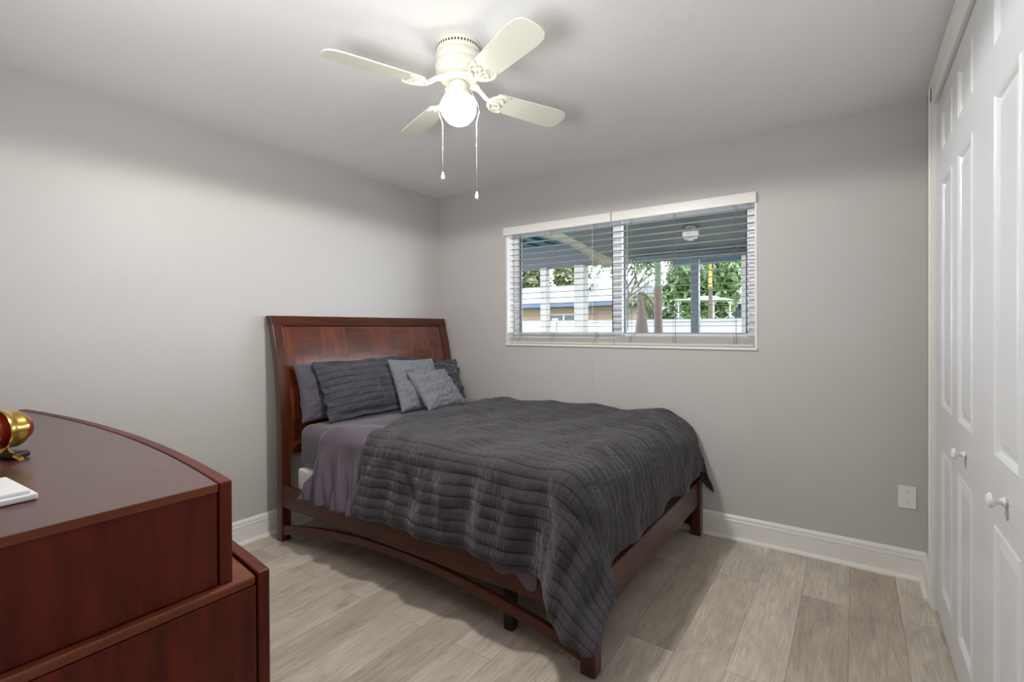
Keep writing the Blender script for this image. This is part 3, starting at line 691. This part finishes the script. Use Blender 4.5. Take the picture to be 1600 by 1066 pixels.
def fan_blade(ang):
    L0, L1 = .165, .530
    # outline: root narrow, widening, clipped round tip
    up_ = [(L0, .048), (L0 + .02, .053), (L0 + .16, .059), (L1 - .07, .064), (L1 - .03, .060), (L1 - .008, .045), (L1, .022)]
    pts = up_ + [(x, -y) for x, y in up_[::-1]]
    M_ = Matrix.Translation((FX, FY, BZ)) @ Matrix.Rotation(ang, 4, 'Z') @ Matrix.Rotation(R_(-12), 4, 'X')
    b = MB(); b.extrude(pts, lambda p: (p[0], p[1], -.003), lambda p: (p[0], p[1], .003))
    bl = b.build('blade', m_cream, fan, xf=M_, bevel=.0015)
    # cast bracket: arm from the flywheel, crescent and scrolls under the blade
    M2 = Matrix.Translation((FX, FY, 0)) @ Matrix.Rotation(ang, 4, 'Z')
    k = MB()
    def P(x, y, dz=-.0065):
        v = Matrix.Rotation(R_(-12), 4, 'X') @ Vector((x, y, dz)); return (v.x, v.y, v.z + BZ)
    k.tube([(.05, 0, 2.292), (.075, 0, 2.290), (.10, 0, 2.278), (.125, 0, 2.258), P(.15, 0), P(.19, 0)], [.012, .012, .010, .010, .009, .007], 10)
    for s in (1, -1):
        k.tube([P(.142, 0), P(.150, s * .022), P(.168, s * .040), P(.19, s * .050), P(.212, s * .051), P(.222, s * .045)], [.008, .008, .007, .006, .005, .004], 8)
        k.tube([P(.16, s * .006), P(.18, s * .020), P(.20, s * .022), P(.205, s * .012), P(.196, s * .010)], .005, 8)
        k.tube([P(.168, s * .040), P(.186, s * .034), P(.202, s * .022)], .004, 8)
        k.lathe([(.001, -.006), (.006, -.004), (.006, 0), (.001, 0)], P(.205, s * .034, -.003), 10)
        k.tube([(.052, s * .012, 2.291), (.075, s * .020, 2.288), (.088, s * .012, 2.286), (.092, 0, 2.284)], .006, 8)
    k.build('blade_bracket', m_cream, bl, smooth=50, xf=M2)
for k in range(4): fan_blade(R_(-22 + 90 * k))
for off, zt, ze, bend in ((-.066, 2.245, 1.925, .0), (.072, 2.245, 1.845, .0)):
    px, py = FX + off * rt.x, FY + off * rt.y; s = off / abs(off)
    b = MB(); b.tube([(FX + s * .036 * rt.x, FY + s * .036 * rt.y, 2.256), (FX + s * .05 * rt.x, FY + s * .05 * rt.y, 2.253), (FX + s * .077 * rt.x, FY + s * .077 * rt.y, 2.20), (FX + s * .0835 * rt.x, FY + s * .0835 * rt.y, 2.17), (px, py, 2.125), (px, py, ze)], .0010, 6)
    ch = b.build('pull_chain', m_white, fan, smooth=True)
    zm = 2.08 if off < 0 else 2.03
    MB().lathe([(.001, .004), (.0028, .003), (.0028, -.003), (.001, -.004)], (px, py, zm), 10).build('coupling', m_screw, ch, smooth=True)
    MB().lathe([(.001, 0), (.003, -.001), (.004, -.008), (.0075, -.020), (.008, -.026), (.006, -.031), (.001, -.032)], (px, py, ze + .002), 14).build('pull_knob', m_white, ch, smooth=True)

# ------------------------------------------------------------------ wall plates
pl = MB().box(.186, .260, YB - .006, YB - .0005, .354, .470).build('wall_plate', m_trim, bevel=.003)
tag(pl, 'blank white wall plate low on the window wall, beside the closet', 'wall plate')
for z in (.438, .386): MB().lathe([(.001, -.0072), (.003, -.007), (.003, -.0055), (.001, -.0055)], (.223, YB, z), 10, 'y').build('screw', m_screw, pl)
pl = MB().box(-.86, -.786, YB - .006, YB - .0005, .205, .32).build('outlet', m_trim, bevel=.003)
tag(pl, 'small white outlet half hidden behind the far corner of the bed', 'outlet')

# ------------------------------------------------------------------ outside the window
m_conc = mat('patio_concrete', lin(120, 116, 110), .8, noise=.1)
m_lawn = mat('lawn', lin(84, 98, 52), .9, noise=.3, nscale=3)
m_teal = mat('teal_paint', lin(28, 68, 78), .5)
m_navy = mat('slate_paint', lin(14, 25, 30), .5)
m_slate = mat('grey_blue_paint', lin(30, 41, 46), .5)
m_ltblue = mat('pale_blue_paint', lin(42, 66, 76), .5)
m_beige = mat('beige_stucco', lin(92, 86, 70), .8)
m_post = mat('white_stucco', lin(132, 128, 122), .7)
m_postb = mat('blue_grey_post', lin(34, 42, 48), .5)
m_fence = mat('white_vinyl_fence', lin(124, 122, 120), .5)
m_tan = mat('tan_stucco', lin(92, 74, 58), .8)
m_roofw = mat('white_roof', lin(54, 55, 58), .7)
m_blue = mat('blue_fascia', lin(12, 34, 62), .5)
m_blueroof = mat('blue_grey_roof', lin(44, 60, 80), .5)
m_brownroof = mat('brown_shingle', lin(52, 42, 38), .9)
m_bark = mat('bark', lin(60, 50, 42), .9, noise=.25, nscale=20)
m_palmt = mat('palm_trunk', lin(64, 50, 42), .9, noise=.2, nscale=14)
m_crown = mat('palm_crownshaft', lin(42, 60, 28), .6)
m_yell = mat('yellow_crownshaft', lin(130, 98, 8), .6)
m_pipe = mat('rust_pipe', lin(54, 34, 28), .7)
def leaf(name, a): return mat(name, a, .6, noise=.45, nscale=1.3)
m_g1, m_g2, m_g3 = leaf('leaf_dark', lin(34, 56, 14)), leaf('leaf_mid', lin(50, 74, 16)), leaf('leaf_olive', lin(62, 70, 32))
m_bloss = leaf('blossom', lin(130, 112, 110))
struct(MB().box(-12, 4, YB + .18, 9.2, -.25, -.1).build('ground_patio', m_conc))
struct(MB().box(-60, 30, 9.2, 80, -.3, -.12).build('ground_lawn', m_lawn))
# porch roofs
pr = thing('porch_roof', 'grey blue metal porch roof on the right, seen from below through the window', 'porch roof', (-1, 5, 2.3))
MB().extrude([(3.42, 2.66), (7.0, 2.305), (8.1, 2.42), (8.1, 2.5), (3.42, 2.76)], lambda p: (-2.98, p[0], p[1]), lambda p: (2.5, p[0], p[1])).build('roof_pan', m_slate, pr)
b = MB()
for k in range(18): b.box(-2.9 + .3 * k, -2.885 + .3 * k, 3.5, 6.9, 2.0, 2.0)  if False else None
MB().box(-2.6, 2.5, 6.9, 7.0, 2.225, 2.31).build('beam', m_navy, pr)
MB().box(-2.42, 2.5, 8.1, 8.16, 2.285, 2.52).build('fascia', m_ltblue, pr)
cr = thing('carport_roof', 'teal carport roof with a navy edge beam, left in the window view', 'carport roof', (-6, 5, 2.4))
b = MB(); b.extrude([(3.42, 2.78), (7.0, 2.64), (7.0, 2.74), (3.42, 2.88)], lambda p: (-11, p[0], p[1]), lambda p: (-3.22, p[0], p[1]))
for k in range(26): b.box(-10.9 + .3 * k, -10.87 + .3 * k, 3.5, 6.98, 2.62, 2.70)
b.build('roof_pan', m_teal, cr)
MB().box(-11, -3.20, 7.0, 7.14, 2.27, 2.74).build('edge_beam', m_navy, cr)
gp = [(4.6, 2.38), (5.25, 2.43), (5.65, 2.44), (6.0, 2.425), (6.29, 2.395), (6.65, 2.33), (6.95, 2.25), (7.3, 2.24), (7.32, 2.60), (7.0, 2.665), (6.5, 2.72), (5.9, 2.76), (5.2, 2.78), (4.6, 2.78)]
MB().extrude(gp, lambda p: (-3.22, p[0], p[1]), lambda p: (-3.14, p[0], p[1])).build('arched_end_panel', m_beige, cr)
def post(name, label, x, y, w_, z1, mt, grp=None):
    o = MB().box(x - w_ / 2, x + w_ / 2, y - w_ / 2, y + w_ / 2, -.1, z1).build(name, mt, bevel=.01)
    return tag(o, label, 'post', grp)
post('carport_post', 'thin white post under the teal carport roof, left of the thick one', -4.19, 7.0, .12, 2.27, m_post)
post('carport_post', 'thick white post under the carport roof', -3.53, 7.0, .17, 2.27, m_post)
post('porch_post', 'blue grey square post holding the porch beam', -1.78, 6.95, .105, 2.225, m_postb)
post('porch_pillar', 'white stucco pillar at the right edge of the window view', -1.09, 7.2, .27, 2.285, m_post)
pl = thing('porch_lamp', 'small jar-shaped lamp hanging under the porch ceiling', 'lamp', (-1.53, 5.77, 2.44))
MB().lathe([(.001, 2.44), (.05, 2.44), (.055, 2.41), (.095, 2.385), (.10, 2.37), (.001, 2.37)], (-1.53, 5.77, 0), 24).build('shade', m_beige, pl, smooth=True)
MB().lathe([(.085, 2.37), (.088, 2.34), (.07, 2.295), (.03, 2.29), (.03, 2.275), (.001, 2.27)], (-1.53, 5.77, 0), 24).build('jar', m_post, pl, smooth=True)
# fence
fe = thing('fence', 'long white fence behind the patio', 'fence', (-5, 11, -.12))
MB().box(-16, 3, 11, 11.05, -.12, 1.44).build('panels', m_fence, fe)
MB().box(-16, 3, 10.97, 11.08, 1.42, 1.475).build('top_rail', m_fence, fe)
for k in range(9):
    x = -15.5 + 2.3 * k; MB().box(x - .055, x + .055, 10.96, 11.08, -.12, 1.53).build('fence_post', m_fence, fe)
# houses
ho = thing('house', 'low tan house with a white roof and blue fascia, behind the fence on the left', 'house', (-12.5, 21, -.12))
MB().box(-18, -8.6, 20.3, 26, -.12, 2.5).build('wall', m_tan, ho)
MB().extrude([(19.8, 2.42), (26.5, 2.42), (23.1, 3.5)], lambda p: (-18.6, p[0], p[1]), lambda p: (-8.1, p[0], p[1])).build('roof', m_roofw, ho)
MB().box(-18.7, -8.0, 19.72, 19.8, 2.24, 2.44).build('fascia', m_blue, ho)
f = MB().box(-12.0, -10.25, 20.26, 20.34, 1.15, 1.92).build('window', m_fence, ho); 
MB().box(-11.94, -11.18, 20.24, 20.27, 1.2, 1.86).build('pane', m_black, f); MB().box(-11.08, -10.31, 20.24, 20.27, 1.2, 1.86).build('pane', m_black, f)
h2 = thing('shed', 'blue grey hipped roof behind the fence, left of the palm trunk', 'shed', (-10.5, 31, -.12))
MB().box(-14.5, -9.4, 30.3, 34, -.12, 2.25).build('wall', m_tan, h2)
MB().add([(-15.0, 30, 2.2), (-8.5, 30, 2.15), (-8.5, 34.5, 2.15), (-15.0, 34.5, 2.2), (-14.0, 32.2, 3.1), (-11.2, 32.2, 3.05)], [(0, 1, 5, 4), (1, 2, 5), (2, 3, 4, 5), (3, 0, 4), (0, 3, 2, 1)]).build('roof', m_blueroof, h2)
h3 = thing('house', 'pale house with a brown roof behind the fence, right of the grey blue post', 'house', (-3, 21, -.12))
MB().box(-4.6, 3, 20.3, 25, -.12, 2.2).build('wall', m_slate, h3)
MB().extrude([(19.9, 2.14), (25.5, 2.14), (22.7, 2.75)], lambda p: (-4.9, p[0], p[1]), lambda p: (3.4, p[0], p[1])).build('roof', m_brownroof, h3)
# white garden pavilion
gz = thing('garden_pavilion', 'white lattice garden pavilion behind the fence by the grey blue post', 'pavilion', (-3.1, 14, -.12))
MB().add([(-4.05, 13.4, 2.02), (-2.5, 13.4, 1.98), (-2.5, 14.8, 1.98), (-4.05, 14.8, 2.02), (-3.4, 14.1, 2.14), (-3.1, 14.1, 2.13)], [(0, 1, 5, 4), (1, 2, 5), (2, 3, 4, 5), (3, 0, 4), (0, 3, 2, 1)]).build('roof', m_fence, gz)
for x in (-3.9, -3.45, -3.0, -2.6):
    b = MB(); b.tube([(x, 13.5, -.12), (x, 13.5, 2.0)], .02, 8)
    b.tube([(x, 13.5, 1.84), (x + .08, 13.5, 1.98)], .012, 6).tube([(x, 13.5, 1.84), (x - .08, 13.5, 1.98)], .012, 6)
    b.tube([(x - .12, 13.5, 1.5), (x + .12, 13.5, 1.72)], .010, 6).tube([(x + .12, 13.5, 1.5), (x - .12, 13.5, 1.72)], .010, 6)
    b.build('post', m_fence, gz)

# plants
def leaves(c, rx, ry, rz, n, size, rnd, shell=.55):
    b = MB()
    for _ in range(n):
        while True:
            p = Vector((rnd.uniform(-1, 1), rnd.uniform(-1, 1), rnd.uniform(-1, 1)))
            if shell * rnd.random() < p.length <= 1: break
        lump = 1 + .22 * math.sin(5 * p.x + 3 * p.z + c[0]) * math.cos(4 * p.y + 2 * p.z)
        q = Vector((c[0] + p.x * rx * lump, c[1] + p.y * ry, c[2] + p.z * rz * lump))
        d = Vector((rnd.uniform(-1, 1), rnd.uniform(-1, 1), rnd.uniform(-1, .5))).normalized(); e = d.cross(Vector((rnd.uniform(-1, 1), rnd.uniform(-1, 1), rnd.uniform(-1, 1)))).normalized()
        s = size * rnd.uniform(.6, 1.3); w_ = s * .42
        b.add([q - d * s * .5, q + e * w_ * .5, q + d * s * .5, q - e * w_ * .5], [(0, 1, 2, 3)])
    return b
def tree(name, label, x, y, zc, rx, ry, rz, mt, n, size, seed, trunk=.18, grp='trees beyond the fence'):
    rnd = random.Random(seed); t = thing(name, label, 'tree', (x, y, -.12), grp)
    leaves((x, y, zc), rx, ry, rz, n, size, rnd).build('foliage', mt, t)
    MB().tube([(x, y, -.15), (x + .1, y, zc * .5), (x, y, zc)], [trunk, trunk * .8, trunk * .5], 8).build('trunk', m_bark, t)
tree('leafy_tree', 'olive green tree behind the tan house, left of the thin white post', -17.7, 27, 4.6, 1.3, 1.5, 1.5, m_g3, 2600, .38, 1)
tree('leafy_tree', 'olive green tree behind the tan house, between the two white posts', -15.0, 28.2, 4.6, 1.15, 1.5, 1.5, m_g3, 2200, .38, 2)
tree('leafy_tree', 'bright green dense tree right of the yellow palm trunk', -4.1, 17.5, 3.0, 1.15, 1.2, 1.6, m_g2, 3800, .32, 3)
tree('leafy_tree', 'dark green tree behind the grey blue post', -5.6, 20.2, 2.8, .85, 1.0, 1.2, m_g2, 1700, .32, 4)
tree('shrub', 'dark green shrub behind the fence right of the big palm trunk', -4.6, 14.5, 1.5, .62, .5, .42, m_g1, 700, .18, 5, .05, 'shrubs by the fence')
tree('shrub', 'yellow green shrub behind the big palm trunk', -4.75, 13.4, 2.0, .5, .4, .3, m_g3, 400, .15, 6, .05, 'shrubs by the fence')
# thin-branched blossoming tree
bt = thing('blossom_tree', 'bare branching tree with pale blossom, behind the window mullion', 'tree', (-6.3, 14.5, -.12), 'trees beyond the fence')
rnd = random.Random(11); bb = MB(); tips = []
def branch(p, d, L, r, k):
    q = p + d * L; bb.tube([p, (p + q) / 2 + Vector((rnd.uniform(-.04, .04), 0, rnd.uniform(-.03, .03))), q], [r, r * .85, r * .7], 6)
    tips.append(q)
    if k: 
        for _ in range(3):
            branch(q, (d + Vector((rnd.uniform(-.8, .8), rnd.uniform(-.6, .6), rnd.uniform(-.15, .55)))).normalized(), L * rnd.uniform(.6, .85), r * .62, k - 1)
branch(Vector((-6.3, 14.5, -.15)), Vector((.05, 0, 1)), 1.5, .07, 5)
bb.build('branches', m_bark, bt)
lb = MB()
for p in tips:
    for _ in range(2):
        q = p + Vector((rnd.uniform(-.15, .15), rnd.uniform(-.15, .15), rnd.uniform(-.15, .15))); s = rnd.uniform(.03, .07)
        d = Vector((rnd.uniform(-1, 1), rnd.uniform(-1, 1), rnd.uniform(-1, 1))).normalized(); e = d.cross(Vector((0, .3, 1))).normalized()
        lb.add([q - d * s, q + e * s, q + d * s, q - e * s], [(0, 1, 2, 3)])
lb.build('blossom', m_bloss, bt)
# palms
def palm(label, x, y, z_split, z_top, r, m_shaft, nf, L, seed, droop=1.0):
    rnd = random.Random(seed); t = thing('palm', label, 'palm', (x, y, -.12), 'palms behind the patio')
    n = 46; z1 = z_split; prof = []
    for k in range(n + 1):
        z = -.15 + (z1 + .15) * k / n; prof.append((r * (1 + .05 * (k % 2)), z))
    MB().lathe([(.001, -.15)] + prof + [(.001, z1)], (x, y, 0), 14).build('trunk', m_palmt, t, smooth=True)
    MB().lathe([(.001, z1), (r * .92, z1), (r * .8, z1 + (z_top - z1) * .5), (r * .5, z_top), (.001, z_top)], (x, y, 0), 14).build('crownshaft', m_shaft, t, smooth=True)
    for k in range(nf):
        a = 2 * PI * k / nf + rnd.uniform(-.2, .2); el = rnd.uniform(.2, .9); b = MB(); prev = None; pts = []
        for i in range(15):
            s = i / 14; rr = L * (s * math.cos(el * .6) * (1 - .15 * s)); zz = z_top + L * (.55 * el * s - (.75 * droop + .25 * rnd.random()) * s * s)
            pts.append(Vector((x + rr * math.cos(a), y + rr * math.sin(a), zz)))
        b.tube(pts, [.014 * (1 - .8 * i / 14) for i in range(15)], 5)
        for i in range(2, 15):
            d = (pts[i] - pts[i - 1]).normalized(); side = d.cross(Vector((0, 0, 1))).normalized()
            for sgn in (1, -1):
                for h in (0, .5):
                    o_ = pts[i] - d * h * L / 14; l_ = L * .28 * math.sin(PI * min(1, .15 + i / 15.5))
                    tip = o_ + side * sgn * l_ * .75 + d * l_ * .5 + Vector((0, 0, -l_ * rnd.uniform(.35, .7))); wv = d * .022
                    b.add([o_ - wv, o_ + wv, tip], [(0, 1, 2)])
        b.build('frond', m_g2 if k % 2 else m_g1, t)
palm('ringed palm trunk with a green shaft, nearest of the palms', -2.97, 9.0, 2.03, 2.9, .073, m_crown, 9, 1.5, 21)
palm('slim palm with a yellow shaft right of the grey blue post', -2.735, 12.0, 2.22, 3.0, .045, m_yell, 8, 1.3, 22)
palm('green palm crown beside the window mullion, behind the blossom tree', -4.05, 9.8, 2.3, 2.72, .05, m_crown, 9, 1.25, 23)
# leaning stump and an arched rusty pipe by the fence
st = MB().tube([(-3.55, 9.6, -.12), (-3.5, 9.6, 1.0), (-3.50, 9.6, 1.55), (-3.54, 9.6, 2.0)], [.2, .15, .09, .03], 10).build('stump', m_bark, smooth=True)
tag(st, 'grey pointed tree stump left of the ringed palm trunk', 'stump')
pp = MB().tube([(-3.60, 9.75, 1.9), (-3.52, 9.75, 1.98), (-3.42, 9.75, 1.9), (-3.28, 9.75, 1.7), (-3.18, 9.75, 1.5), (-3.10, 9.75, .6), (-3.08, 9.75, -.12)], .035, 8).build('pipe', m_pipe, smooth=True)
tag(pp, 'rust brown bent pipe rising over the stump', 'pipe')
# added unlit disc on the hall ceiling; the hall fill sits elsewhere
hl = MB().lathe([(.001, 2.438), (.14, 2.438), (.15, 2.42), (.14, 2.40), (.001, 2.395)], (-.1, -.9, 0), 32).build('hall_ceiling_disc', m_white, smooth=True)
tag(hl, 'flat round white unlit disc added on the hall ceiling, out of view', 'lamp')
